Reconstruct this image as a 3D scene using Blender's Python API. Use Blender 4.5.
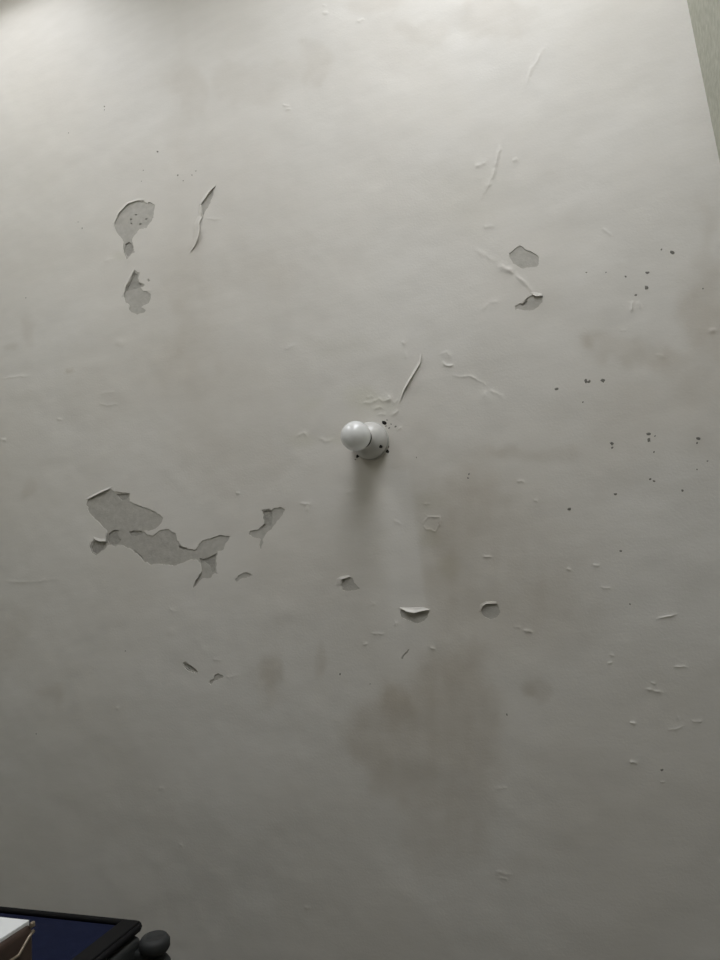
import bpy, bmesh, math, random
import numpy as np
from mathutils import Vector, Matrix, geometry

random.seed(4); np.random.seed(4)
for o in list(bpy.data.objects): bpy.data.objects.remove(o, do_unlink=True)
scn = bpy.context.scene
COL = scn.collection

# ------------------------------------------------------------------ camera
F = 720.0                      # focal length in pixels of the 720 x 960 frame
ZEN = (600.0, 550.0)           # vanishing point of the vertical
YAW = math.radians(-7.2)       # room axes against the image axes
CAMZ = 1.40
CEIL = 2.80                    # ceiling height
D = CEIL - CAMZ
U = np.array([ZEN[0]-360, ZEN[1]-480, F]); U /= np.linalg.norm(U)
X0 = np.array([1., 0, 0]); X0 -= X0@U*U; X0 /= np.linalg.norm(X0)
Y0 = np.cross(U, X0)
AX = math.cos(YAW)*X0 + math.sin(YAW)*Y0
AY = np.cross(U, AX)
# world x = AX, world y = AY, world z = U, all given in camera axes (right, down, forward)
right = Vector((AX[0], AY[0], U[0])); down = Vector((AX[1], AY[1], U[1])); fwd = Vector((AX[2], AY[2], U[2]))
cam = bpy.data.cameras.new('camera'); co = bpy.data.objects.new('camera', cam); COL.objects.link(co)
cam.sensor_fit = 'VERTICAL'; cam.sensor_height = 24.0; cam.lens = 24.0*F/960
cam.clip_start = 0.02
m = Matrix.Identity(4)
for i in range(3):
    m[i][0] = right[i]; m[i][1] = -down[i]; m[i][2] = -fwd[i]
m[2][3] = CAMZ
co.matrix_world = m
scn.camera = co

def at(px, py, h=D):
    """point on the horizontal plane h above the camera, seen in direction of a photo pixel"""
    d = np.array([px-360., py-480., F]); k = h/(d@U)
    return (float(d@AX*k), float(d@AY*k), CAMZ+h)
def plan(x, y):
    """ceiling metres -> coordinates of the traced survey"""
    v = np.outer(x, AX) + np.outer(y, AY) + D*U[None, :]
    return v[:, 0]/v[:, 2]*F+360, v[:, 1]/v[:, 2]*F+480

# ------------------------------------------------------------------ room size, light, exposure
XR = at(702, 75)[0]            # right wall
XL = min(at(0, 0)[0], at(0, 480)[0], at(0, 960)[0])-.03   # left wall
YF = at(0, 0)[1] - 0.012        # wall with the window
YB = 2.3                       # wall behind
WINS = [(XL+.03, XL+.45, 1.50, 2.71), (-0.36, XR-.005, 0.95, 2.735)]   # window openings x0, x1, z0, z1
w = bpy.data.worlds.new('overcast_sky'); scn.world = w; w.use_nodes = True
bg = w.node_tree.nodes['Background']; bg.inputs[0].default_value = (0.972, 0.978, 1.0, 1); bg.inputs[1].default_value = 5.0
for WN in WINS:
    pl = bpy.data.lights.new('window_portal', 'AREA'); pl.shape = 'RECTANGLE'
    pl.size = WN[1]-WN[0]; pl.size_y = WN[3]-WN[2]; pl.cycles.is_portal = True
    po = bpy.data.objects.new('window_portal', pl); COL.objects.link(po)
    po.location = ((WN[0]+WN[1])/2, YF-0.115, (WN[2]+WN[3])/2); po.rotation_euler = (math.radians(90), 0, 0)
vs = scn.view_settings
vs.view_transform = 'Standard'; vs.look = 'None'; vs.gamma = 1; vs.use_curve_mapping = False
vs.exposure = 0.34

# ------------------------------------------------------------------ materials
def mat(name, col, rough=0.6, spec=0.5, coat=0, metal=0, noise=None, bump=None, trans=0):
    """noise = (scale, colour b, detail), bump = (scale, strength, distance)"""
    mm = bpy.data.materials.new(name); mm.use_nodes = True
    nt = mm.node_tree; b = nt.nodes['Principled BSDF']
    b.inputs['Base Color'].default_value = (*col, 1); b.inputs['Roughness'].default_value = rough
    b.inputs['Specular IOR Level'].default_value = spec; b.inputs['Metallic'].default_value = metal
    b.inputs['Coat Weight'].default_value = coat
    if trans: b.inputs['Subsurface Weight'].default_value = trans; b.inputs['Subsurface Scale'].default_value = .5; b.inputs['Subsurface Radius'].default_value = (.05, .05, .05)
    geo = nt.nodes.new('ShaderNodeNewGeometry')
    if noise:
        n = nt.nodes.new('ShaderNodeTexNoise'); n.inputs['Scale'].default_value = noise[0]; n.inputs['Detail'].default_value = noise[2]
        nt.links.new(geo.outputs['Position'], n.inputs['Vector'])
        r = nt.nodes.new('ShaderNodeValToRGB'); r.color_ramp.elements[0].position = .3; r.color_ramp.elements[1].position = .7
        r.color_ramp.elements[0].color = (*col, 1); r.color_ramp.elements[1].color = (*noise[1], 1)
        nt.links.new(n.outputs['Fac'], r.inputs[0]); nt.links.new(r.outputs[0], b.inputs['Base Color'])
    if bump:
        n = nt.nodes.new('ShaderNodeTexNoise'); n.inputs['Scale'].default_value = bump[0]; n.inputs['Detail'].default_value = 5
        nt.links.new(geo.outputs['Position'], n.inputs['Vector'])
        bp = nt.nodes.new('ShaderNodeBump'); bp.inputs['Strength'].default_value = bump[1]; bp.inputs['Distance'].default_value = bump[2]
        nt.links.new(n.outputs['Fac'], bp.inputs['Height']); nt.links.new(bp.outputs[0], b.inputs['Normal'])
    return mm

def paint_material():
    mm = bpy.data.materials.new('old_white_paint'); mm.use_nodes = True
    nt = mm.node_tree; L = nt.links; b = nt.nodes['Principled BSDF']
    b.inputs['Roughness'].default_value = 0.55; b.inputs['Specular IOR Level'].default_value = 0.3
    at_ = nt.nodes.new('ShaderNodeAttribute'); at_.attribute_name = 'stain'
    sep = nt.nodes.new('ShaderNodeSeparateColor'); L.new(at_.outputs['Color'], sep.inputs[0])
    geo = nt.nodes.new('ShaderNodeNewGeometry')
    def noise(scale, detail, stretch=(1, 1, 1)):
        mp = nt.nodes.new('ShaderNodeMapping'); mp.inputs['Scale'].default_value = stretch
        L.new(geo.outputs['Position'], mp.inputs['Vector'])
        n = nt.nodes.new('ShaderNodeTexNoise'); n.inputs['Scale'].default_value = scale; n.inputs['Detail'].default_value = detail
        L.new(mp.outputs[0], n.inputs['Vector']); return n.outputs['Fac']
    def mix(fac, a, c):
        x = nt.nodes.new('ShaderNodeMix'); x.data_type = 'RGBA'
        if isinstance(fac, float): x.inputs['Factor'].default_value = fac
        else: L.new(fac, x.inputs['Factor'])
        for s, v in ((x.inputs['A'], a), (x.inputs['B'], c)):
            if isinstance(v, tuple): s.default_value = (*v, 1)
            else: L.new(v, s)
        return x.outputs['Result']
    def rng(v, a, c, lo=0., hi=1.):
        r = nt.nodes.new('ShaderNodeMapRange'); r.inputs[1].default_value = a; r.inputs[2].default_value = c
        r.inputs[3].default_value = lo; r.inputs[4].default_value = hi; L.new(v, r.inputs[0]); return r.outputs[0]
    base = mix(rng(noise(3.1, 3), .35, .65), (.718, .696, .652), (.742, .727, .693))
    base = mix(rng(noise(38, 4, (.5, 1.5, 1)), .3, .7, 0., .35), base, (.66, .645, .605))
    base = mix(sep.outputs['Green'], base, (.80, .79, .765))       # newer paint, filler
    base = mix(sep.outputs['Blue'], base, (.60, .59, .49))        # yellowed
    base = mix(sep.outputs['Red'], base, (.385, .328, .248))         # damp stain
    L.new(base, b.inputs['Base Color'])
    b1 = nt.nodes.new('ShaderNodeBump'); b1.inputs['Strength'].default_value = .22; b1.inputs['Distance'].default_value = .0010
    L.new(noise(38, 6, (.6, 1.4, 1)), b1.inputs['Height'])
    b2 = nt.nodes.new('ShaderNodeBump'); b2.inputs['Strength'].default_value = .35; b2.inputs['Distance'].default_value = .0006
    L.new(noise(220, 3), b2.inputs['Height']); L.new(b1.outputs[0], b2.inputs['Normal'])
    L.new(b2.outputs[0], b.inputs['Normal'])
    return mm

PAINT = paint_material()
PLASTER = mat('grey_plaster', (.53, .515, .48), .9, .2, noise=(90, (.45, .44, .405), 6), bump=(240, .5, .001))
DEEP = mat('bare_dark_plaster', (.44, .43, .40), .95, .1, noise=(120, (.36, .35, .325), 5), bump=(260, .7, .0015))
MOULD = mat('dark_mould', (.22, .215, .195), .95, .1)
WALLW = mat('white_distemper', (.70, .69, .66), .8, .2, noise=(6, (.64, .63, .6), 5), bump=(160, .3, .001))
WALLG = mat('green_grey_distemper', (.53, .535, .465), .9, .15, noise=(70, (.42, .425, .36), 6), bump=(90, .8, .002))
FLOOR = mat('grey_floor', (.30, .255, .205), .5, .4, noise=(9, (.24, .205, .17), 5))
WOOD = mat('brown_painted_wood', (.22, .13, .08), .45, .4, noise=(14, (.17, .1, .06), 6))
BULB = mat('opal_bulb_white', (.97, .98, .98), .2, .6, coat=.8)          # thin milky shell: some light passes
_nt = BULB.node_tree; _tr = _nt.nodes.new('ShaderNodeBsdfTranslucent'); _tr.inputs[0].default_value = (.97, .98, .98, 1)
_mx = _nt.nodes.new('ShaderNodeMixShader'); _mx.inputs[0].default_value = .22
_nt.links.new(_nt.nodes['Principled BSDF'].outputs[0], _mx.inputs[1]); _nt.links.new(_tr.outputs[0], _mx.inputs[2])
_nt.links.new(_mx.outputs[0], _nt.nodes['Material Output'].inputs[0])
HOLD = mat('white_bakelite', (.62, .615, .60), .3, .5, coat=.3)
HOLE_SHADE = mat('dark_hole_and_shade', (.03, .028, .025), .9, .1)  # for the screw holes and the painted shade ring at the bulb
SHELL = mat('grey_white_metal_ring', (.52, .52, .50), .5, .5)

# ------------------------------------------------------------------ mesh helpers
def link(name, me, material=None, parent=None, smooth=False, label=None):
    o = bpy.data.objects.new(name, me); COL.objects.link(o)
    if material: me.materials.append(material)
    if smooth:
        for p in me.polygons: p.use_smooth = True
    if parent: o.parent = parent
    if label: o['label'] = label
    return o
def tag(o, label, cat, group=None):
    o['label'] = label; o['category'] = cat
    if group: o['group'] = group
    return o
def structure(o): o['kind'] = 'structure'; return o
def empty(name, loc, rz=0):
    o = bpy.data.objects.new(name, None); COL.objects.link(o); o.location = loc; o.rotation_euler = (0, 0, rz)
    o.empty_display_size = .05; return o
def bm_mesh(bm, name):
    bmesh.ops.recalc_face_normals(bm, faces=bm.faces)
    me = bpy.data.meshes.new(name); bm.to_mesh(me); bm.free(); return me
def box_bm(x0, x1, y0, y1, z0, z1, bev=0, seg=2, bm=None):
    bm = bm or bmesh.new()
    r = bmesh.ops.create_cube(bm, size=1)
    bmesh.ops.transform(bm, matrix=Matrix.Translation(((x0+x1)/2, (y0+y1)/2, (z0+z1)/2)) @ Matrix.Diagonal((x1-x0, y1-y0, z1-z0, 1)), verts=r['verts'])
    if bev:
        es = {e for v in r['verts'] for e in v.link_edges}
        bmesh.ops.bevel(bm, geom=list(es), offset=bev, segments=seg, affect='EDGES', profile=.5)
    return bm
def lathe(profile, n=48, axis_pts=True):
    """profile of (radius, z); closed where the radius is 0"""
    bm = bmesh.new(); rings = []
    for r, z in profile:
        if r < 1e-6: rings.append([bm.verts.new((0, 0, z))])
        else: rings.append([bm.verts.new((r*math.cos(2*math.pi*k/n), r*math.sin(2*math.pi*k/n), z)) for k in range(n)])
    for a, c in zip(rings, rings[1:]):
        for k in range(n):
            q = (k+1) % n
            vs_ = [a[k % len(a)], a[q % len(a)], c[q % len(c)], c[k % len(c)]]
            u = []
            for v in vs_:
                if v not in u: u.append(v)
            if len(u) > 2: bm.faces.new(u)
    return bm
def tube(pts, r, n=8):
    bm = bmesh.new(); rings = []
    P = [Vector(p) for p in pts]
    for i, p in enumerate(P):
        t = (P[min(i+1, len(P)-1)] - P[max(i-1, 0)]).normalized()
        a = t.orthogonal().normalized() if i == 0 else (rings_a - t*rings_a.dot(t)).normalized()
        rings_a = a; c = t.cross(a)
        rings.append([bm.verts.new(p + r*(math.cos(2*math.pi*k/n)*a + math.sin(2*math.pi*k/n)*c)) for k in range(n)])
    for a, c in zip(rings, rings[1:]):
        for k in range(n): bm.faces.new((a[k], a[(k+1) % n], c[(k+1) % n], c[k]))
    bm.faces.new(rings[0]); bm.faces.new(rings[-1][::-1])
    return bm
def inside(poly, x, y):
    poly = np.asarray(poly); r = np.zeros(len(x), bool); n = len(poly)
    for i in range(n):
        x1, y1 = poly[i]; x2, y2 = poly[(i+1) % n]
        c = ((y1 > y) != (y2 > y))
        if y1 != y2: r ^= c & (x < (x2-x1)*(y-y1)/(y2-y1)+x1)
    return r

# value noise for relief and stains
class Noise:
    def __init__(s, seed): s.g = np.random.RandomState(seed).rand(256, 256)
    def __call__(s, x, y):
        xi = np.floor(x).astype(int); yi = np.floor(y).astype(int); fx = x-xi; fy = y-yi
        fx = fx*fx*(3-2*fx); fy = fy*fy*(3-2*fy); g = s.g
        a = g[xi % 256, yi % 256]; b = g[(xi+1) % 256, yi % 256]; c = g[xi % 256, (yi+1) % 256]; d = g[(xi+1) % 256, (yi+1) % 256]
        return (a*(1-fx)+b*fx)*(1-fy)+(c*(1-fx)+d*fx)*fy - .5
def fbm(nz, x, y, o=4):
    t = 0; a = 1
    for k in range(o): t = t + a*nz(x*2**k+17.3*k, y*2**k+5.1*k); a *= .5
    return t
N1, N2, N3 = Noise(1), Noise(2), Noise(3)

# ------------------------------------------------------------------ survey of the ceiling (photo pixels, turned into ceiling metres)
def c8(ox, oy, pts): return [(ox+a/8, oy+b/8) for a, b in pts]
PATCH = []      # (outline, [deeper outlines], label)
PATCH.append((c8(100, 180, [(112,350),(130,310),(155,262),(185,222),(225,190),(260,173),(300,162),(345,160),(365,178),(378,195),(390,180),(415,183),(430,200),(438,225),(432,260),(425,300),(400,345),(370,380),(335,390),(315,400),(300,420),(275,440),(262,455),(255,490),(272,530),(270,580),(245,600),(215,630),(200,600),(185,580),(183,545),(190,510),(175,470),(150,445),(125,410),(114,385)]),
  [c8(100, 180, [(200,512),(225,496),(246,502),(264,535),(260,575),(240,592),(215,614),(205,595),(193,575),(192,545)]),
   c8(100, 180, [(236,312),(248,306),(256,316),(246,326)]), c8(100, 180, [(240,346),(256,340),(260,350),(246,355)]), c8(100, 180, [(308,352),(325,342),(334,348),(318,360)]),
   c8(100, 180, [(358,310),(370,300),(378,310),(366,320)]), c8(100, 180, [(276,276),(290,268),(296,278),(282,284)])]))
PATCH.append((c8(100, 255, [(275,120),(290,140),(320,145),(300,190),(310,215),(360,240),(330,258),(345,285),(380,292),(412,315),(405,350),(385,385),(350,408),(325,415),(365,440),(350,462),(300,475),(250,455),(235,440),(240,412),(205,375),(188,330),(195,285),(210,250),(235,210),(255,165)]),
  [c8(100, 255, [(275,132),(286,150),(303,155),(292,190),(302,220),(345,240),(318,258),(290,268),(240,280),(208,286),(218,252),(242,212),(262,168)])]))
PATCH.append((c8(100, 255, [(378,200),(395,188),(408,202),(390,216)]), []))
PATCH.append((c8(170, 170, [(252,275),(300,212),(366,126),(352,190),(322,250),(292,310),(264,368),(257,330)]), []))
PATCH.append((c8(80, 480, [(55,180),(62,155),(120,125),(190,90),(245,66),(270,88),(330,95),(395,105),(402,135),(395,165),(440,190),(520,220),(590,245),(640,275),(662,300),(650,340),(630,375),(590,400),(545,408),(510,408),(530,432),(585,446),(625,415),(650,402)])
  + c8(150, 510, [(110,160),(150,155),(195,180),(210,215),(230,270),(255,288),(310,305),(350,320),(378,300),(385,275),(420,238),(480,235),(530,210),(560,195),(600,208),(640,212),(602,270),(585,318),(545,330),(540,360),(527,400),(530,450),(527,490),(545,515),(515,510),(480,540),(430,545),(402,560),(370,605),(348,630),(345,600),(375,545),(415,490),(405,430),(388,402),(330,397),(280,412),(200,442),(120,442),(40,432)])
  + c8(80, 480, [(560,672),(515,655),(490,630),(460,600),(420,565),(370,538),(320,515),(270,530),(226,522),(205,545),(165,580),(125,600),(90,580),(80,540),(95,500),(115,472),(160,490),(212,490),(218,410),(150,345),(90,280),(62,240)]),
  [c8(80, 480, [(285,112),(388,110),(390,130),(372,156),(332,162),(304,135)]), c8(80, 480, [(390,416),(430,402),(495,408),(500,432),(440,450),(402,440)]),
   c8(80, 480, [(228,430),(270,400),(310,400),(300,440),(330,480),(310,508),(270,520),(232,514),(222,480)]),
   c8(80, 480, [(120,482),(160,498),(208,498),(212,520),(165,570),(128,590),(98,575),(90,542),(103,505)]),
   c8(150, 510, [(395,388),(450,388),(532,345),(520,400),(522,450),(518,488),(490,498),(478,450),(440,418),(405,424)]),
   c8(150, 510, [(232,282),(255,294),(305,312),(260,318),(228,306)]),
   c8(150, 510, [(352,612),(350,600),(378,548),(412,500),(408,530),(375,580)]),
   c8(80, 480, [(420,550),(460,580),(492,605),(512,648),(488,622),(455,592)])]))
PATCH.append((c8(220, 490, [(335,165),(380,150),(415,160),(445,138),(480,132),(515,158),(490,210),(455,250),(430,290),(410,320),(370,350),(345,390),(340,430),(325,480),(318,440),(325,395),(300,385),(270,375),(232,355),(240,325),(290,318),(315,315),(325,290),(350,265),(345,210)]),
  [c8(220, 490, [(344,174),(380,160),(410,168),(418,215),(408,288),(370,298),(326,310),(338,290),(358,266),(352,210)])]))
PATCH.append((c8(220, 490, [(120,715),(150,685),(180,655),(215,660),(262,675),(240,692),(200,697),(160,718),(130,740)]), []))
PATCH.append((c8(470, 230, [(310,180),(345,160),(375,135),(400,120),(425,140),(455,165),(490,170),(530,188),(550,220),(552,265),(530,295),(480,300),(430,305),(390,295),(350,265),(320,225)]), []))
PATCH.append((c8(470, 230, [(505,520),(530,535),(560,520),(580,530),(575,580),(545,610),(500,640),(440,645),(390,635),(360,635),(365,605),(385,588),(420,590),(440,560),(470,535)]),
  [c8(470, 230, [(392,592),(422,596),(446,565),(462,568),(450,592),(420,606)])]))
PATCH.append((c8(320, 560, [(180,150),(215,142),(240,132),(265,145),(280,180),(300,200),(318,225),(295,245),(240,245),(185,245),(178,200)]), []))
PATCH.append((c8(390, 580, [(82,235),(150,258),(200,266),(260,248),(308,240),(300,290),(270,330),(220,350),(150,325),(100,300),(78,262)]), []))
PATCH.append((c8(460, 570, [(165,325),(180,290),(210,268),(250,268),(295,270),(315,300),(318,340),(295,375),(240,393),(195,370),(170,345)]), []))
PATCH.append((c8(160, 620, [(176,342),(210,340),(248,362),(284,392),(306,421),(262,422),(220,404),(188,376)]), [c8(160, 620, [(184,347),(209,347),(245,368),(280,396),(292,414),(262,412),(222,394),(194,370)])]))
PATCH.append((c8(160, 620, [(385,500),(405,478),(430,470),(430,440),(465,425),(500,440),(512,465),(480,475),(440,482),(410,515)]), []))
PATCH.append((c8(390, 580, [(88,636),(94,600),(128,574),(152,548),(138,584),(112,602),(100,636)]), []))

# raised wrinkles of the paint film: (polyline, half width px, height mm)
RIDGE = [
 ([(502,138),(497,160),(492,178),(480,200)], 1.6, 1.5), ([(549,43),(539,57),(531,70),(526,90)], 1.8, 1.0),
 ([(475,167),(480,165),(487,161)], 1.8, 1.7), ([(512,162),(518,158)], 1.6, .9),
 ([(474,248),(486,256),(496,262)], 2.2, 1.0), ([(499,263),(508,270),(514,274)], 3.0, 2.4), ([(514,274),(522,281),(530,289),(535,294)], 1.7, 1.7),
 ([(482,227),(494,226)], 1.3, .8), ([(602,228),(613,236)], 1.5, .9), ([(480,312),(490,303),(500,300)], 1.6, .7),
 ([(441,361),(447,365.5),(456,366)], 1.3, 1.5), ([(451,376),(471,376.5),(480,381),(487,386)], 1.3, 1.4), ([(488,390),(497,394),(505,399)], 1.8, 1.0), ([(485,390),(484,397)], 1.4, .8),
 ([(360,404),(372,402),(380,399)], 1.5, 1.0), ([(378,398),(384,402),(390,400),(388,396)], 1.4, 1.4), ([(378,415),(388,413)], 1.4, 1.0), ([(391,416),(399,410)], 1.6, 1.3), ([(406,352),(406,359)], 1.3, .8),
 ([(372,409),(380,407),(386,409)], 1.4, .9), ([(393,404),(399,399)], 1.4, .9), ([(366,398),(374,396)], 1.5, .7), ([(398,430),(402,427)], 1.3, 1.0), ([(296,437),(303,433),(308,437)], 1.6, .8), ([(318,437),(326,441),(334,439)], 1.6, .9), ([(402,341),(405,345)], 1.4, .8), ([(438,355),(446,352),(452,356)], 1.4, .7),
 ([(655,619),(664,617),(678,614)], 1.1, 1.4), ([(673,667),(682,666.6),(688,668)], 1.1, 1.2), ([(644,689),(654,690),(664,693.5)], 1.3, 1.4), ([(650,682),(656,685)], 1.2, .8),
 ([(629,723),(633,723),(637,724.5)], 1.3, 1.4), ([(692,721.5),(703,721.5)], 1.1, 1.2), ([(629,762),(634,762),(638,764.5)], 1.3, 1.5), ([(667,730),(675,730),(684,726.5)], 1.3, .9), ([(675,710),(680,722)], 1.5, .5),
 ([(517,482),(522,481),(526,483.5)], 1.2, 1.3), ([(482,557),(487,556.5),(492,557)], 1.2, 1.1), ([(522,630),(528,631),(533,632)], 1.5, 1.2), ([(513,626),(521,627)], 1.2, .8),
 ([(423,525),(424,520),(428,517),(439,517),(440,524),(435,531),(427,530),(423,525)], 1.0, 1.7), ([(424,504),(431,504)], 1.1, .8), ([(533,500),(538,501)], 1.3, .9),
 ([(566,568),(571,570)], 1.3, 1.1), ([(593,565),(600,566)], 1.2, .9), ([(600,588),(612,588)], 1.1, .7), ([(608,663),(613,663)], 1.3, 1.0), ([(610,656),(616,656)], 1.2, .8),
 ([(300,504),(304,503.5),(308,504),(308.5,512)], 1.2, 1.5), ([(235,493),(240,493.5)], 1.4, .9), ([(345,493),(358,490)], 1.8, .6), ([(393,520),(402,524)], 1.5, .7),
 ([(322,6),(327,6)], 1.0, 1.1), ([(322,13),(329,13.5)], 1.0, 1.3), ([(357,22),(364,18)], 1.2, .9), ([(282,105),(290,106)], 1.1, 1.1), ([(285,109),(292,109.5)], 1.0, 1.0), ([(396,30),(408,26),(425,28)], 2.0, .4),
 ([(98,404),(108,404.5),(118,404)], 1.2, .9), ([(100,393),(115,392)], 1.2, .5), ([(0,378),(16,377),(30,376)], 1.2, .8), ([(0,440),(7,441)], 1.4, 1.1), ([(57,419),(63,420)], 1.3, .9), ([(0,581),(30,582),(60,579)], 1.4, .6),
 ([(284,349),(290,347),(296,345)], 1.5, .8), ([(370,605),(376,604)], 1.3, .7), ([(371,634),(378,633),(384,634)], 1.2, .9), ([(362,645),(367,643)], 1.2, .9), ([(430,648),(436,648)], 1.2, 1.0), ([(394,624),(397,624.5)], 1.6, 1.3),
 ([(168,610),(176,612)], 1.4, .7), ([(115,708),(120,708)], 1.3, .8), ([(212,660),(222,659)], 1.2, .5), ([(225,677),(238,676)], 1.1, .6), ([(396,667),(392,672)], 1.0, .3),
 ([(158,789),(164,787)], 1.3, .8), ([(178,845),(183,845)], 1.4, .8), ([(305,906),(309,909)], 1.4, .7), ([(495,872),(512,874)], 1.6, .6), ([(500,878),(508,879)], 1.4, .6), ([(495,788),(508,788)], 1.2, .5), ([(660,782),(664,782)], 1.0, .9),
 ([(430,568),(445,567)], 1.1, .4), ([(632,300),(632,313)], 1.0, .9), ([(638,300),(641,310)], 2.2, .8), ([(619,330),(626,331)], 1.2, .6), ([(655,355),(665,357)], 2.0, .8), ([(710,331),(716,331)], 2.2, .8), ([(645,310),(640,345),(655,360)], 3.0, .4),
 ([(290,330),(340,345)], 2.5, .3), ([(104,262),(116,258)], 1.4, .6), ([(124,268),(132,250)], 1.8, .6), ([(148,290),(149,292)], 1.6, .9), ([(196,238),(190,246)], 1.6, .6), ([(205,218),(222,220)], 1.2, .5),
 ([(334,590),(352,594)], 1.4, .4), ([(480,600),(488,603)], 1.2, .4), ([(240,575),(250,572)], 1.5, .5), ([(570,545),(610,540),(660,536)], 1.4, .35), ([(620,640),(632,646)], 1.2, .4)]
BLISTER = [(120, 342.5, 5, 3, 1.6), (172, 632, 5, 4, .8), (198, 641, 3, 3, .6), (204, 649, 3, 3, .6), (622, 263, 5, 3, .7), (712, 331, 5, 3, 1.0), (448, 356, 6, 5, .8), (388, 398, 5, 4, .9), (355, 440, 60, 40, -1.0), (487, 398, 9, 7, .8), (632, 306, 8, 9, .7)]

# (cx, cy, rx, ry, strength, softness 0..1)
DAMP = [(441,565,22,60,.10,.8),(470,500,40,40,.12,1.),(530,455,55,9,.20,.8),(450,470,60,30,.10,1.),
 (394,706,13,28,.20,.7),(428,678,22,32,.12,.7),
 (272,668,12,24,.28,.7),(320,660,6,19,.22,.8),(270,690,25,20,.12,1.),(534,691,14,19,.2,.5),(526,690,7,12,.18,.6),
 (703,305,28,50,.28,.9),(625,348,46,17,.20,.7),(588,343,6,6,.25,.7),(660,358,25,16,.15,.8),(705,225,14,40,.16,1.),(700,370,30,60,.16,1.),(640,415,60,50,.10,1.),
 (318,62,18,22,.16,.5),(290,70,25,10,.10,.6),(240,88,36,26,.12,.6),(190,95,14,34,.10,.6),(500,22,42,24,.14,.5),(430,32,28,11,.10,.5),(375,5,30,10,.12,.6),
 (190,340,30,130,.10,1.),(230,310,120,200,.11,1.),(330,560,110,90,.06,1.),(180,100,20,90,.07,1.),(32,490,8,12,.18,.8),(55,692,14,14,.14,.8),(70,371,6,3,.3,.8),(28,335,8,14,.16,.8),(10,346,8,4,.2,.8),(10,640,22,30,.12,1.),
 (300,580,80,60,.06,1.),(240,470,50,40,.08,1.),(610,470,60,40,.08,1.),(400,440,60,50,.10,1.),(560,610,50,60,.10,1.),(590,800,60,80,.05,1.),(520,870,30,20,.10,1.),(480,380,50,30,.05,1.)]
FRESH = [(378,404,24,14,.35,.8),(405,640,30,26,.25,.8),(470,60,28,30,.25,.6),(540,90,60,70,.12,1.),(436,356,14,10,.2,.8),(430,130,60,60,.1,1.)]
YELLOW = [(372,402,30,16,.45,.9),(300,440,20,9,.25,.9),(335,438,14,8,.25,.9),(310,402,16,8,.22,.9),(432,536,14,12,.3,.8),(446,568,14,10,.3,.8),(432,500,16,10,.25,.9),(345,348,50,16,.12,1.),(118,254,9,6,.25,.8),(470,200,60,40,.10,1.)]
DAMP_AREA = [([(340,725),(372,700),(384,680),(400,678),(412,690),(420,665),(432,650),(450,655),(470,642),(498,690),(502,760),(488,850),(465,880),(425,875),(405,850),(402,820),(390,795),(372,778),(352,757)], 24, .29),
 ([(416,495),(470,470),(540,475),(600,520),(630,580),(600,650),(540,640),(490,650),(450,650),(434,615),(425,560)], 70, .27)]
def layer(lst, u, v, warp):
    wx = fbm(N1, u/28, v/28, 4)*warp; wy = fbm(N2, u/28, v/28, 4)*warp
    out = np.zeros(len(u))
    for cx, cy, rx, ry, s, soft in lst:
        k = min(1., min(rx, ry)/16)
        d = np.sqrt(((u+wx*k-cx)/rx)**2 + ((v+wy*k-cy)/ry)**2)
        t = np.clip((1.25-d)/(.12+.9*soft), 0, 1); t = t*t*(3-2*t)
        out = 1-(1-out)*(1-s*t)
    return out
def stain_rgb(x, y):
    u, v = plan(np.asarray(x), np.asarray(y))
    mott = 1+.35*fbm(N3, u/16, v/16, 4)+.28*fbm(N1, u/9, v/40, 3)+.3*fbm(N2, u/60, v/60, 2)
    r = layer(DAMP, u, v, 22)*np.clip(mott, .45, 1.5)
    for pg, soft, st in DAMP_AREA:
        wu = u+12*fbm(N1, u/22, v/22, 4); wv = v+12*fbm(N2, u/22, v/22, 4)
        dd_, _ = seg_dist(wu, wv, pg+pg[:1]); dd_ = np.where(inside(pg, wu, wv), dd_, -dd_)
        t = np.clip((dd_+soft*.5)/soft, 0, 1); r = 1-(1-r)*(1-st*t*t*(3-2*t)*np.clip(mott, .5, 1.4)*np.clip((640-u)/180, .15, 1)*np.clip((930-v)/130, .2, 1))
    r += np.clip(fbm(N1, u/90+3, v/90, 3)-.05, 0, 1)*.10
    sm = lambda a: np.clip(a, 0, 1)**2*(3-2*np.clip(a, 0, 1))
    edge = 412.5+np.clip((v-470)/125, 0, 1.3)*15
    strip = sm((edge-u)/5)*sm((u-372)/26)*sm((v-467)/5)*sm((655-v)/70)      # later touch-up below the lamp
    g = 1-(1-layer(FRESH, u, v, 6))*(1-.55*strip); b = layer(YELLOW, u, v, 14)
    r = r*(1-.75*g)
    return np.stack([np.clip(r, 0, .9), np.clip(g, 0, 1)*.8, np.clip(b, 0, 1), np.ones(len(u))], 1)
def seg_dist(u, v, pl_):
    best = np.full(len(u), 1e9); s = np.zeros(len(u)); tot = sum(math.dist(a, b) for a, b in zip(pl_, pl_[1:])); run = 0
    for (x1, y1), (x2, y2) in zip(pl_, pl_[1:]):
        L_ = math.dist((x1, y1), (x2, y2)); t = np.clip(((u-x1)*(x2-x1)+(v-y1)*(y2-y1))/L_**2, 0, 1)
        d = np.hypot(u-x1-t*(x2-x1), v-y1-t*(y2-y1)); k = d < best
        best[k] = d[k]; s[k] = (run+t[k]*L_)/tot; run += L_
    return best, s
COVE_F = .06
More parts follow.
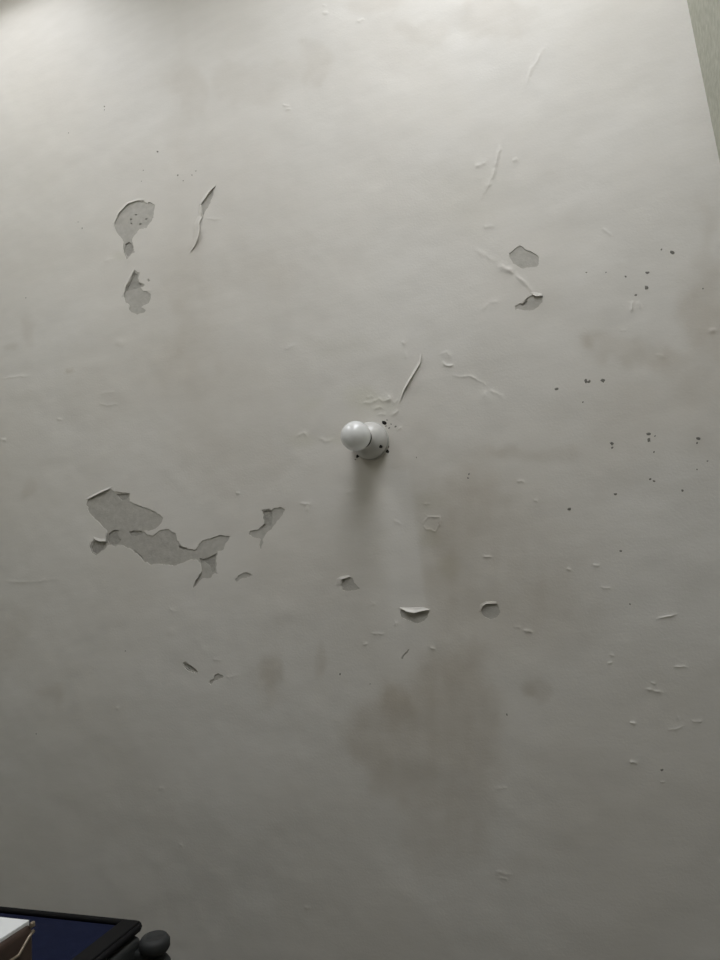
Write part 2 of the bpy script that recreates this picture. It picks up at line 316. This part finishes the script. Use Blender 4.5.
def sag(x, y):
    """how far the paint film hangs below the ideal plane, metres"""
    x = np.asarray(x); y = np.asarray(y); u, v = plan(x, y)
    h = .0030*fbm(N2, x/.22, y/.22, 3) + .0010*fbm(N3, x/.05, y/.05, 2)
    for pl_, wd, ht in RIDGE:
        xs = [p[0] for p in pl_]; ys = [p[1] for p in pl_]
        k = np.where((u > min(xs)-9) & (u < max(xs)+9) & (v > min(ys)-9) & (v < max(ys)+9))[0]
        if len(k) == 0: continue
        uu = u[k]+1.5*fbm(N1, u[k]/5, v[k]/5, 2); vv_ = v[k]+1.5*fbm(N2, u[k]/5, v[k]/5, 2)
        d, s = seg_dist(uu, vv_, pl_)
        env = np.clip(np.minimum(s, 1-s)*3.2+.1, 0, 1)*np.clip(.9+.9*fbm(N3, u[k]/6, v[k]/6, 2), .4, 1.4)
        h[k] += ht*.00082*env*(.65*np.exp(-(d/wd)**2)+.35*np.exp(-(d/wd/2.4)**2))
    for cx, cy, rx, ry, ht in BLISTER:
        d2 = ((u-cx)/rx)**2+((v-cy)/ry)**2
        h += ht*.001*np.exp(-d2*1.5)
    for dist, R in ((y-YF, COVE_F),):
        t = np.clip(R-dist, 0, R*.999); h += R-np.sqrt(R*R-t*t)
    return h

def densify(poly, step, jit=0.):
    out = []
    for i, a in enumerate(poly):
        b = poly[(i+1) % len(poly)]; n = max(1, int(round(math.dist(a, b)/step)))
        for k in range(n):
            t = k/n; out.append((a[0]+(b[0]-a[0])*t+random.uniform(-jit, jit), a[1]+(b[1]-a[1])*t+random.uniform(-jit, jit)))
    return out
def to_ceil(poly): return [at(a, b)[:2] for a, b in poly]

def rough(poly):
    a = np.array(densify(poly, 1.0, .22)); k = 1.5
    return np.stack([a[:, 0]+k*fbm(N1, a[:, 0]/3.5, a[:, 1]/3.5, 2), a[:, 1]+k*fbm(N2, a[:, 0]/3.5, a[:, 1]/3.5, 2)], 1).tolist()
PATCH = [(rough(o), [densify(d_, 1.2, .25) for d_ in dd]) for o, dd in PATCH]
def fill(points, loops_out, holes):
    """triangulate a sheet that has an outline and holes -> verts, tris, loops as vertex index lists"""
    vv = [Vector(p) for p in points]; ee = []; loops = []
    for lp in [loops_out]+holes:
        s = len(vv); vv += [Vector(p) for p in lp]; n = len(lp); ids = list(range(s, s+n)); loops.append(ids)
        ee += [(ids[i], ids[(i+1) % n]) for i in range(n)]
    ov, oe, of, orig_v, _, _ = geometry.delaunay_2d_cdt(vv, ee, [], 0, 1e-7)
    V = np.array([(p.x, p.y) for p in ov]); T = np.array([f for f in of if len(f) == 3])
    c = V[T].mean(1); keep = inside(loops_out, c[:, 0], c[:, 1])
    for h in holes:
        hb = np.array(h); lo = hb.min(0); hi = hb.max(0)
        k = np.where((c[:, 0] > lo[0]) & (c[:, 0] < hi[0]) & (c[:, 1] > lo[1]) & (c[:, 1] < hi[1]))[0]
        if len(k): keep[k[inside(h, c[k, 0], c[k, 1])]] = False
    return V, T[keep]
def sheet_mesh(name, V, T, z, rims, rise, extra=None, stains=True):
    """V 2d verts with heights z; rims = list of (2d loop, z loop); rim walls rise upward"""
    verts = [(*p, q) for p, q in zip(V.tolist(), z.tolist())]; faces = []
    for t in T.tolist():
        a, b, c = (V[i] for i in t)
        cr = (b[0]-a[0])*(c[1]-a[1])-(b[1]-a[1])*(c[0]-a[0])
        faces.append(t if cr < 0 else t[::-1])           # normals look down into the room
    nsm = len(faces)
    for lp, zl in rims:
        s = len(verts); n = len(lp)
        verts += [(*p, q) for p, q in zip(lp, zl)] + [(*p, q+rise) for p, q in zip(lp, zl)]
        faces += [(s+i, s+(i+1) % n, s+n+(i+1) % n, s+n+i) for i in range(n)]
    if extra:
        s = len(verts); verts += extra[0]; faces += [tuple(s+i for i in f) for f in extra[1]]
    me = bpy.data.meshes.new(name); me.from_pydata(verts, [], faces)
    me.polygons.foreach_set('use_smooth', [i < nsm for i in range(len(faces))])
    if stains: paint_attr(me)
    me.update(); return me
def paint_attr(me):
    n = len(me.vertices); c = np.empty(n*3); me.vertices.foreach_get('co', c); c = c.reshape(-1, 3)
    ca = me.color_attributes.new('stain', 'FLOAT_COLOR', 'POINT')
    ca.data.foreach_set('color', stain_rgb(c[:, 0], c[:, 1]).astype(np.float32).ravel())

# ------------------------------------------------------------------ ceiling
YC = YB
FILM = .0011
LAMP = at(371, 441)
holes = [to_ceil(o) for o, _ in PATCH]
# grid of points, finer where the paint film is wrinkled
gx = np.arange(XL+.004, XR-.003, .0065); gy = np.arange(YF+.1, 1.28, .0065)
G = np.stack(np.meshgrid(gx, gy), -1).reshape(-1, 2); G += np.random.uniform(-.0022, .0022, G.shape)
pts = [G]
gx = np.arange(XL+.02, XR-.03, .05); gy = np.arange(1.3, YC-.02, .05); pts.append(np.stack(np.meshgrid(gx, gy), -1).reshape(-1, 2)+.003)
for pl_, wd, ht in RIDGE:                                       # dense band along each wrinkle
    if ht < .5: continue
    P_ = []
    for a, b in zip(pl_, pl_[1:]):
        n = max(2, int(math.dist(a, b)/.8))
        nx, ny = -(b[1]-a[1])/math.dist(a, b), (b[0]-a[0])/math.dist(a, b)
        for k in range(n+1):
            for o in np.arange(-3.6, 3.7, .6)*(wd/1.3)*.75: P_.append((a[0]+(b[0]-a[0])*k/n+nx*o+random.uniform(-.1, .1), a[1]+(b[1]-a[1])*k/n+ny*o+random.uniform(-.1, .1)))
    pts.append(np.array(to_ceil(P_)))
for t in np.linspace(.0005, 1, 9):                              # rounded edge over the windows
    xx = np.arange(XL+.006, XR-.003, .012); pts.append(np.stack([xx, np.full(len(xx), YF+COVE_F*1.1*t)], 1))
pts = np.concatenate(pts)
pts = pts[(pts[:, 0] > XL+.001) & (pts[:, 0] < XR-1e-5) & (pts[:, 1] > YF+1e-5) & (pts[:, 1] < YC-.001)]
for h in holes:
    hb = np.array(h); lo = hb.min(0); hi = hb.max(0)
    k = np.where((pts[:, 0] > lo[0]) & (pts[:, 0] < hi[0]) & (pts[:, 1] > lo[1]) & (pts[:, 1] < hi[1]))[0]
    if len(k): pts = np.delete(pts, k[inside(h, pts[k, 0], pts[k, 1])], 0)
outer = densify([(XL, YF), (XR, YF), (XR, YC), (XL, YC)], .012)
V, T = fill(pts, outer, holes)
Z = CEIL - sag(V[:, 0], V[:, 1])
rims = []
for h in holes:
    a = np.array(h); rims.append((h, (CEIL-sag(a[:, 0], a[:, 1])).tolist()))
top = CEIL+.12
slab = ([(XL-.15, YF-.12, top), (XR+.15, YF-.12, top), (XR+.15, YC+.15, top), (XL-.15, YC+.15, top)], [(0, 1, 2, 3)])
ceiling = structure(link('ceiling', sheet_mesh('ceiling', V, T, Z, rims, FILM*2.2, slab), PAINT))
ceiling['label'] = 'white painted ceiling with damp stains and peeling paint'

# plaster laid bare where the film has come off, with deeper pits
def offset_out(poly, d):
    c = np.array(poly); a = np.roll(c, 1, 0); b = np.roll(c, -1, 0); t = b-a; t /= np.linalg.norm(t, axis=1)[:, None]+1e-9
    nrm = np.stack([t[:, 1], -t[:, 0]], 1)
    area = np.sum(c[:, 0]*b[:, 1]-b[:, 0]*c[:, 1])
    return c + nrm*d*np.sign(area)
for o, dd in PATCH:
    h = to_ceil(o)
    hb = np.array(h); lo = hb.min(0)-.008; hi = hb.max(0)+.008
    rect = [(lo[0], lo[1]), (hi[0], lo[1]), (hi[0], hi[1]), (lo[0], hi[1])]
    dh = [to_ceil(d_) for d_ in dd]
    gxx = np.arange(lo[0]+.003, hi[0]-.002, .004); gyy = np.arange(lo[1]+.003, hi[1]-.002, .004)
    g = np.stack(np.meshgrid(gxx, gyy), -1).reshape(-1, 2)+np.random.uniform(-.001, .001, (len(gxx)*len(gyy), 2))
    for q in dh: g = g[~inside(q, g[:, 0], g[:, 1])]
    # only under the hole, so the piece has the outline of the bare place
    grown = offset_out(h, .0022)
    V, T = fill(g, rect, dh)
    c = V[T].mean(1); T = T[inside(grown, c[:, 0], c[:, 1])]
    def zz(a): a = np.asarray(a); return CEIL-sag(a[:, 0], a[:, 1])*.98+FILM+.0006*fbm(N1, a[:, 0]/.02, a[:, 1]/.02, 3)
    me = sheet_mesh('exposed_plaster', V, T, zz(V), [(q, zz(q).tolist()) for q in dh], .004, None, False)
    po_ = link('exposed_plaster', me, PLASTER, ceiling)
    for q in dh:
        qb = offset_out(q, .0015); V, T = fill(np.zeros((0, 2)), qb.tolist(), [])
        link('deep_pit', sheet_mesh('deep_pit', V, T, zz(V)+.0018, [], 0, None, False), DEEP, po_)

# lifted flakes: strip between the line where it still sticks and the loose edge
def flake(attach, edge, lift, curl=1.6, thick=.0007):
    n = len(edge); nu = 26; nv = 7
    def samp(pl_, t):
        d = [0]
        for a, b in zip(pl_, pl_[1:]): d.append(d[-1]+math.dist(a, b))
        s = t*d[-1]
        for i in range(len(pl_)-1):
            if s <= d[i+1]+1e-9:
                k = (s-d[i])/(d[i+1]-d[i]+1e-12); return (pl_[i][0]+(pl_[i+1][0]-pl_[i][0])*k, pl_[i][1]+(pl_[i+1][1]-pl_[i][1])*k)
        return pl_[-1]
    P2 = []; LF = []
    for i in range(nu+1):
        t = i/nu; a = samp(attach, t); e = samp(edge, t)
        env = min(1, math.sin(math.pi*min(max(t, .02), .98))**.6) * (1+.35*math.sin(11*t+edge[0][0])*.6)
        for j in range(nv+1):
            s = j/nv; P2.append(at(a[0]+(e[0]-a[0])*s, a[1]+(e[1]-a[1])*s)[:2]); LF.append(lift*.001*env*s**curl)
    A = np.array(P2); zz_ = CEIL-sag(A[:, 0], A[:, 1])-np.array(LF)-.0001
    bm = bmesh.new()
    lo_ = [bm.verts.new((*p, z-thick*.5)) for p, z in zip(P2, zz_)]; up = [bm.verts.new((*p, z+thick*.5)) for p, z in zip(P2, zz_)]
    W = nv+1
    for i in range(nu):
        for j in range(nv):
            q = [i*W+j, i*W+j+1, (i+1)*W+j+1, (i+1)*W+j]
            bm.faces.new([lo_[k] for k in q]); bm.faces.new([up[k] for k in q[::-1]])
        for j in (0, nv):
            bm.faces.new((lo_[i*W+j], lo_[(i+1)*W+j], up[(i+1)*W+j], up[i*W+j]))
    me = bm_mesh(bm, 'paint_flake'); paint_attr(me)
    return link('paint_flake', me, PAINT, ceiling, True)
FLAKES = [
 (c8(170,170,[(225,365),(190,440),(190,500),(185,560),(168,610),(160,655)]), c8(170,170,[(262,378),(238,430),(243,490),(236,550),(206,610),(166,655)]), 7),
 (c8(170,170,[(225,280),(270,205),(362,124)]), c8(170,170,[(252,276),(300,211),(367,126)]), 4.5),
 (c8(170,170,[(230,290),(228,330),(232,375)]), c8(170,170,[(252,276),(258,330),(264,376)]), 4),
 (c8(360,340,[(478,110),(464,185),(402,290),(337,405),(311,502)]), c8(360,340,[(494,112),(488,185),(420,300),(352,415),(316,505)]), 5.5),
 (c8(390,580,[(77,219),(135,222),(200,220),(262,218),(316,233)]), c8(390,580,[(78,222),(140,252),(200,264),(255,248),(316,238)]), 9),
 (c8(80,480,[(46,150),(110,112),(180,78),(248,52)]), c8(80,480,[(64,156),(122,126),(192,92),(248,67)]), 4),
 (c8(80,480,[(110,455),(160,470),(205,470),(206,420)]), c8(80,480,[(116,474),(160,492),(214,492),(218,415)]), 3.5),
 (c8(460,570,[(148,330),(165,275),(205,252),(290,252)]), c8(460,570,[(166,326),(182,290),(212,270),(295,271)]), 3),
 (c8(320,560,[(130,200),(135,150),(170,130),(238,120)]), c8(320,560,[(178,196),(180,152),(214,144),(240,134)]), 4),
 (c8(470,230,[(480,498),(525,500),(575,510)]), c8(470,230,[(500,520),(530,536),(578,528)]), 4),
 (c8(100,180,[(98,345),(140,255),(210,180),(300,148),(350,150)]), c8(100,180,[(113,350),(155,262),(224,191),(300,163),(347,161)]), 2),
 (c8(100,255,[(172,330),(190,250),(238,155),(268,108)]), c8(100,255,[(189,330),(211,250),(255,166),(276,121)]), 2),
]
for a, e, l in FLAKES: flake(a, e, l*.7)

# mould colonies and pinholes: small crusts on the film
SPOT = [(556.5,389,2.2),(586,381,2.6),(589,381.5,2.0),(603,380.5,2.8),(583,402,1.2),(648.5,434,2.3),(649,440,2.4),(655,436,1),(612,443.5,2.4),(612.5,447.5,1.6),(698,438.5,2.2),(697,443,1.3),(707.5,461,1),(697,469.5,1),(650.5,479,1.5),(654,481,1.4),(654,452,1.2),(615.5,494,1.7),(682.5,490.5,1.6),(569.5,509,2.3),(672,252.3,2.6),(661.5,249.5,1.2),(647.5,272.5,2.1),(646.5,287.5,2.7),(636,295,1.7),(625.5,276.5,1.3),(606,272.5,.9),(586.5,272.5,1),(703,288.5,1.1),(621,551,1.6),(630,604,1.1),(662,770,1.6),
 (157.5,151.5,1.7),(178,175.5,1.6),(183.5,181,1.1),(192,175,1.1),(196,171,1.),(104.5,106.5,1.4),(104.5,110,1),(68.5,133,1.1),(82,228,1.2),(78,222,.9),(143,170,.9),(141,181,.9),(26,298,1.1),(340,674,1.4),(370,684,.9),(507,714.5,1.2),(125,651,1.1),(36,734,1.2),(469,474,1.3),(468,478,1.3),(416.5,457.5,.9)]
def crust(r, seed):
    rs = random.Random(seed); n = 11; bm = bmesh.new(); c = bm.verts.new((0, 0, -.35)); ring = []; ring2 = []
    for k in range(n):
        a = 2*math.pi*k/n; q = rs.uniform(.7, 1.2)
        ring.append(bm.verts.new((q*.72*math.cos(a)*1.15, q*.72*math.sin(a)*.9, -.24))); ring2.append(bm.verts.new((q*math.cos(a)*1.15, q*math.sin(a)*.9, .12)))
    for k in range(n):
        bm.faces.new((c, ring[k], ring[(k+1) % n])); bm.faces.new((ring[k], ring2[k], ring2[(k+1) % n], ring[(k+1) % n]))
    return bm_mesh(bm, 'mould_spot')
CR = [crust(1, s) for s in range(5)]
for me in CR: me.materials.append(MOULD)
for i, (px, py, r) in enumerate(SPOT):
    x, y, _ = at(px, py); o = link('mould_spot', CR[i % 5], None, ceiling)
    o.location = (x, y, CEIL-float(sag([x], [y])[0])); s = r*.0021*.75; o.scale = (s, s, s*.5); o.rotation_euler = (0, 0, i*1.3)

# ------------------------------------------------------------------ walls, floor, window
def wall(name, b, material):
    return structure(link(name, bm_mesh(box_bm(*b), name), material))
HT = CEIL+.12
wall('floor', (XL-.15, XR+.15, YF-.12, YB+.15, -.1, 0), FLOOR)
wall('wall_left', (XL-.15, XL, YF, YB, 0, HT), WALLG)
wall('wall_right', (XR, XR+.15, YF, YB, 0, HT), WALLG)
wall('wall_back', (XL-.15, XR+.15, YB, YB+.15, 0, HT), WALLG)
xs_ = [XL-.15]+[v for W_ in WINS for v in W_[:2]]+[XR+.15]; bm = bmesh.new()
for k in range(0, len(xs_), 2): box_bm(xs_[k], xs_[k+1], YF-.12, YF, 0, HT, bm=bm)
for W_ in WINS:
    box_bm(W_[0], W_[1], YF-.12, YF, 0, W_[2], bm=bm); box_bm(W_[0], W_[1], YF-.12, YF, W_[3], HT, bm=bm)
structure(link('wall_front', bm_mesh(bm, 'wall_front'), WALLG))
for i, W_ in enumerate(WINS):
    wf = structure(empty('window_%d' % (i+1), ((W_[0]+W_[1])/2, YF-.075, W_[2])))
    hw = (W_[1]-W_[0])/2; hh = W_[3]-W_[2]; t = .035
    for b in ((-hw, -hw+t, 0, hh), (hw-t, hw, 0, hh), (-hw+t, hw-t, 0, t), (-hw+t, hw-t, hh-t, hh)):
        link('window_frame', bm_mesh(box_bm(b[0], b[1], -.035, .035, b[2], b[3], .004), 'window_frame'), WOOD, wf)

# ------------------------------------------------------------------ lamp on the ceiling
lz = CEIL-float(sag([LAMP[0]], [LAMP[1]])[0])
lamp = tag(empty('ceiling_lamp', (LAMP[0], LAMP[1], lz)), 'white batten lamp holder with a frosted round bulb, screwed to the ceiling', 'lamp')
tgt = Vector(at(355.7, 436.0, lz-.0875-CAMZ)) - Vector((LAMP[0], LAMP[1], lz))
lamp.rotation_mode = 'QUATERNION'; lamp.rotation_quaternion = Vector((0, 0, -1)).rotation_difference(tgt.normalized())
link('base_ring', bm_mesh(lathe([(0, .004), (.0385, .004), (.0395, -.002), (.0395, -.005), (.037, -.006), (0, -.006)]), 'base_ring'), SHELL, lamp, True)
holder = link('holder', bm_mesh(lathe([(0, -.005), (.0375, -.005), (.0380, -.010), (.0372, -.015), (.0350, -.021), (.0310, -.028), (.0265, -.033), (.0225, -.036), (.0205, -.038), (.0198, -.046), (.0195, -.055), (.018, -.056), (0, -.056)]), 'holder'), HOLD, lamp, True)
PROF = [(.0375, -.005), (.0380, -.010), (.0372, -.015), (.0350, -.021), (.0310, -.028), (.0265, -.033)]
Q = lamp.rotation_quaternion.inverted()
for hq in np.arange(-.036, -.003, .0004):                       # where the sight line to the hole meets the dome
    sx = Q @ (Vector(at(380.3, 446.3, lz+hq-CAMZ))-Vector((LAMP[0], LAMP[1], lz))); zq = sx.z; rq = np.interp(-zq, [-p[1] for p in PROF], [p[0] for p in PROF])
    if math.hypot(sx.x, sx.y) <= rq: break
link('screw_hole', bm_mesh(lathe([(0, -.0012), (.0022, -.001), (.0034, .0), (.0034, .006), (0, .006)], 14), 'screw_hole'), HOLE_SHADE, holder, True).location = (sx.x, sx.y, zq-.001)
link('socket_shade_ring', bm_mesh(lathe([(0, -.052), (.0205, -.052), (.0212, -.054), (.0212, -.060), (.0200, -.0615), (0, -.0615)]), 'socket_shade_ring'), HOLE_SHADE, holder, True)  # added dark ring, paints the shade between holder and bulb
prof = [(0, -.050), (.0125, -.050), (.0130, -.056), (.0150, -.0605)]
Rb, zc = .0295, -.0875
for k in range(0, 25):
    a = math.radians(50)-math.radians(140)*k/24
    prof.append((max(0, Rb*math.cos(a)), zc+Rb*math.sin(a)) if k < 24 else (0, zc-Rb))
bulb = link('bulb', bm_mesh(lathe(prof), 'bulb'), BULB, lamp, True, 'frosted white round bulb, unlit')
for (px, py, r) in ((384, 422.7, 3.0), (387.3, 451.3, 2.7), (357.5, 456.3, 2.5), (355.5, 459.5, 1.1), (387, 420, 1.0), (389, 428, 1.2), (391, 424, 1.0), (395.5, 426.5, 1.4), (388.5, 447, 1.2), (386, 426, 1.0)):
    x, y, _ = at(px, py); o = link('anchor_hole', CR[0].copy(), None, ceiling); o.data.materials[0] = HOLE_SHADE if r > 1.5 else MOULD
    o.location = (x, y, CEIL-float(sag([x], [y])[0])); s = r*.0021*.8; o.scale = (s, s, s*.5); o.rotation_euler = (0, 0, px)

# ------------------------------------------------------------------ wardrobe, suitcase and box at the left
NAVY = mat('navy_nylon', (.0085, .0125, .038), .8, .12, noise=(60, (.006, .009, .030), 4), bump=(700, .4, .0006))
BLACK = mat('black_nylon_piping', (.0035, .0035, .0045), .6, .2)
GREYP = mat('charcoal_plastic', (.032, .035, .035), .42, .4, bump=(300, .2, .0005))
RUBBER = mat('dark_grey_rubber', (.030, .032, .033), .6, .3)
H1 = 1.00                                    # suitcase top above the camera
sc = at(145, 922.5, H1)
TURN = math.radians(3.2)                      # stands a little askew to the walls
SL, SH, SD = .66, .44, .27
zs = sc[2]-SH                                # wardrobe top
def askew(c, dx, dy): return (c[0]+dx*math.cos(TURN)-dy*math.sin(TURN), c[1]+dx*math.sin(TURN)+dy*math.cos(TURN))
case = tag(empty('suitcase', (*askew(sc, -SL/2, SD/2), zs+.0015), TURN), 'navy fabric suitcase with black edging and wheels, lying on its long side on the wardrobe', 'suitcase')
def panel_bm():
    bm = box_bm(-SL/2+.004, SL/2-.014, -SD/2, SD/2, .004, SH-.004, .018, 4)
    return bm
link('shell', bm_mesh(panel_bm(), 'shell'), NAVY, case, True)
# front panel, gently bulging
n1, n2 = 26, 18; bm = bmesh.new(); g = []
for i in range(n1+1):
    for j in range(n2+1):
        u, v = i/n1, j/n2; e = (16*u*(1-u)*v*(1-v))**.5
        g.append(bm.verts.new((-SL/2+.02+(SL-.05)*u, -SD/2+.003-.014*e-.0025*math.sin(9*u+4*v)*e, .02+(SH-.04)*v)))
for i in range(n1):
    for j in range(n2):
        bm.faces.new((g[i*(n2+1)+j], g[(i+1)*(n2+1)+j], g[(i+1)*(n2+1)+j+1], g[i*(n2+1)+j+1]))
link('front_panel', bm_mesh(bm, 'front_panel'), NAVY, case, True)
def ring_pts(y, x0, x1, z0, z1, r=.03, n=6):
    P_ = []
    for cx, cz, a0 in ((x1-r, z1-r, 0), (x0+r, z1-r, 90), (x0+r, z0+r, 180), (x1-r, z0+r, 270)):
        for k in range(n+1):
            a = math.radians(a0+90*k/n); P_.append((cx+r*math.cos(a), y, cz+r*math.sin(a)))
    return P_+P_[:2]
for y in (-SD/2+.003, SD/2-.003):
    link('piping', bm_mesh(tube(ring_pts(y, -SL/2+.004, SL/2-.004, .006, SH-.003, .014), .0055), 'piping'), BLACK, case, True)
link('edge_binding', bm_mesh(box_bm(SL/2-.036, SL/2-.005, -SD/2-.0045, -SD/2+.004, .01, SH-.006, .002), 'edge_binding'), BLACK, case)
# moulded end with the wheels
link('end_plate', bm_mesh(box_bm(SL/2-.03, SL/2+.004, -SD/2+.010, SD/2-.012, .012, SH-.012, .012, 4), 'end_plate'), GREYP, case, True)
def disc(r, th):
    return lathe([(0, -th/2), (r*.45, -th/2), (r*.5, -th/2-.001), (r*.82, -th/2-.001), (r*.95, -th/2+.003), (r, -th/4), (r, th/4), (r*.95, th/2-.003), (r*.82, th/2+.001), (r*.5, th/2+.001), (r*.45, th/2), (0, th/2)], 28)
for sy in (-1, 1):
    for zc_ in (.034, SH-.020):
        cy = sy*(SD/2-.034)
        fk = link('caster_fork', bm_mesh(box_bm(SL/2-.004, SL/2+.026, cy-.009, cy+.009, zc_-.016, zc_+.016, .006, 3), 'caster_fork'), GREYP, case, True)
        for k in (-1, 1):
            wme = disc(.0225, .019); bmesh.ops.transform(wme, matrix=Matrix.Translation((SL/2+.0290, cy+k*.0150, zc_)) @ Matrix.Rotation(math.pi/2, 4, 'X'), verts=wme.verts)
            link('wheel', bm_mesh(wme, 'wheel'), RUBBER, fk, True)
for z in (.10, SH-.10):
    link('handle_mount', bm_mesh(box_bm(-SL/2-.006, -SL/2+.012, -.02, .02, z-.014, z+.014, .004), 'handle_mount'), BLACK, case, True)
link('carry_handle', bm_mesh(tube([(-SL/2, 0, .11), (-SL/2-.025, 0, .13), (-SL/2-.03, 0, SH/2), (-SL/2-.025, 0, SH-.13), (-SL/2, 0, SH-.11)], .009), 'carry_handle'), BLACK, case, True)

# brown box with a white front in front of the suitcase
H2 = .76
bc = at(34, 921.5, H2)
LEATHER = mat('brown_leatherette', (.055, .032, .023), .4, .45, noise=(30, (.038, .022, .016), 5), bump=(320, .3, .0006))
WHITE = mat('white_card', (.80, .82, .83), .6, .3)
BRASS = mat('pale_brass_trim', (.30, .25, .19), .35, .6, metal=.5)
BW, BD, BH = .34, min(.17, sc[1]-bc[1]-.045), bc[2]-zs
boxr = tag(empty('storage_box', (*askew(bc, -BW/2, BD/2), zs+.001), TURN), 'brown leatherette box with a white front and pale trim beside the suitcase', 'box')
link('body', bm_mesh(box_bm(-BW/2, BW/2, -BD/2+.002, BD/2, 0, BH, .008, 4), 'body'), LEATHER, boxr, True)
link('white_front', bm_mesh(box_bm(-BW/2+.012, BW/2-.006, -BD/2-.002, -BD/2+.006, .012, BH-.002, .001), 'white_front'), WHITE, boxr)
link('edge_trim', bm_mesh(tube([(BW/2+.0005, -BD/2+.010+.016*min(1, (t_/.12))**1.5, BH-.002-t_*(BH-.01)) for t_ in np.linspace(0, 1, 24)], .0019), 'edge_trim'), BRASS, boxr, True)
link('corner_cap', bm_mesh(box_bm(BW/2-.003, BW/2+.0012, -BD/2-.0005, -BD/2+.006, BH-.006, BH+.0005, .0015, 3), 'corner_cap'), BRASS, boxr, True)

# wardrobe that carries them
wx0, wx1, wy0, wy1 = XL+.004, sc[0]+.03, bc[1]-.05, bc[1]+.95
ward = tag(empty('wardrobe', ((wx0+wx1)/2, (wy0+wy1)/2, 0)), 'brown wooden wardrobe under the suitcase', 'wardrobe')
a, b = (wx1-wx0)/2, (wy1-wy0)/2
link('body', bm_mesh(box_bm(-a, a-.022, -b, b, 0, zs, .004), 'body'), WOOD, ward)
for s in (-1, 1):
    dr = link('door', bm_mesh(box_bm(a-.021, a-.001, min(0, s*b)+.004, max(0, s*b)-.004, .08, zs-.03, .003), 'door'), WOOD, ward)
    link('handle', bm_mesh(box_bm(a-.002, a+.016, s*.045-.006, s*.045+.006, .95, 1.09, .003), 'handle'), BRASS, dr)
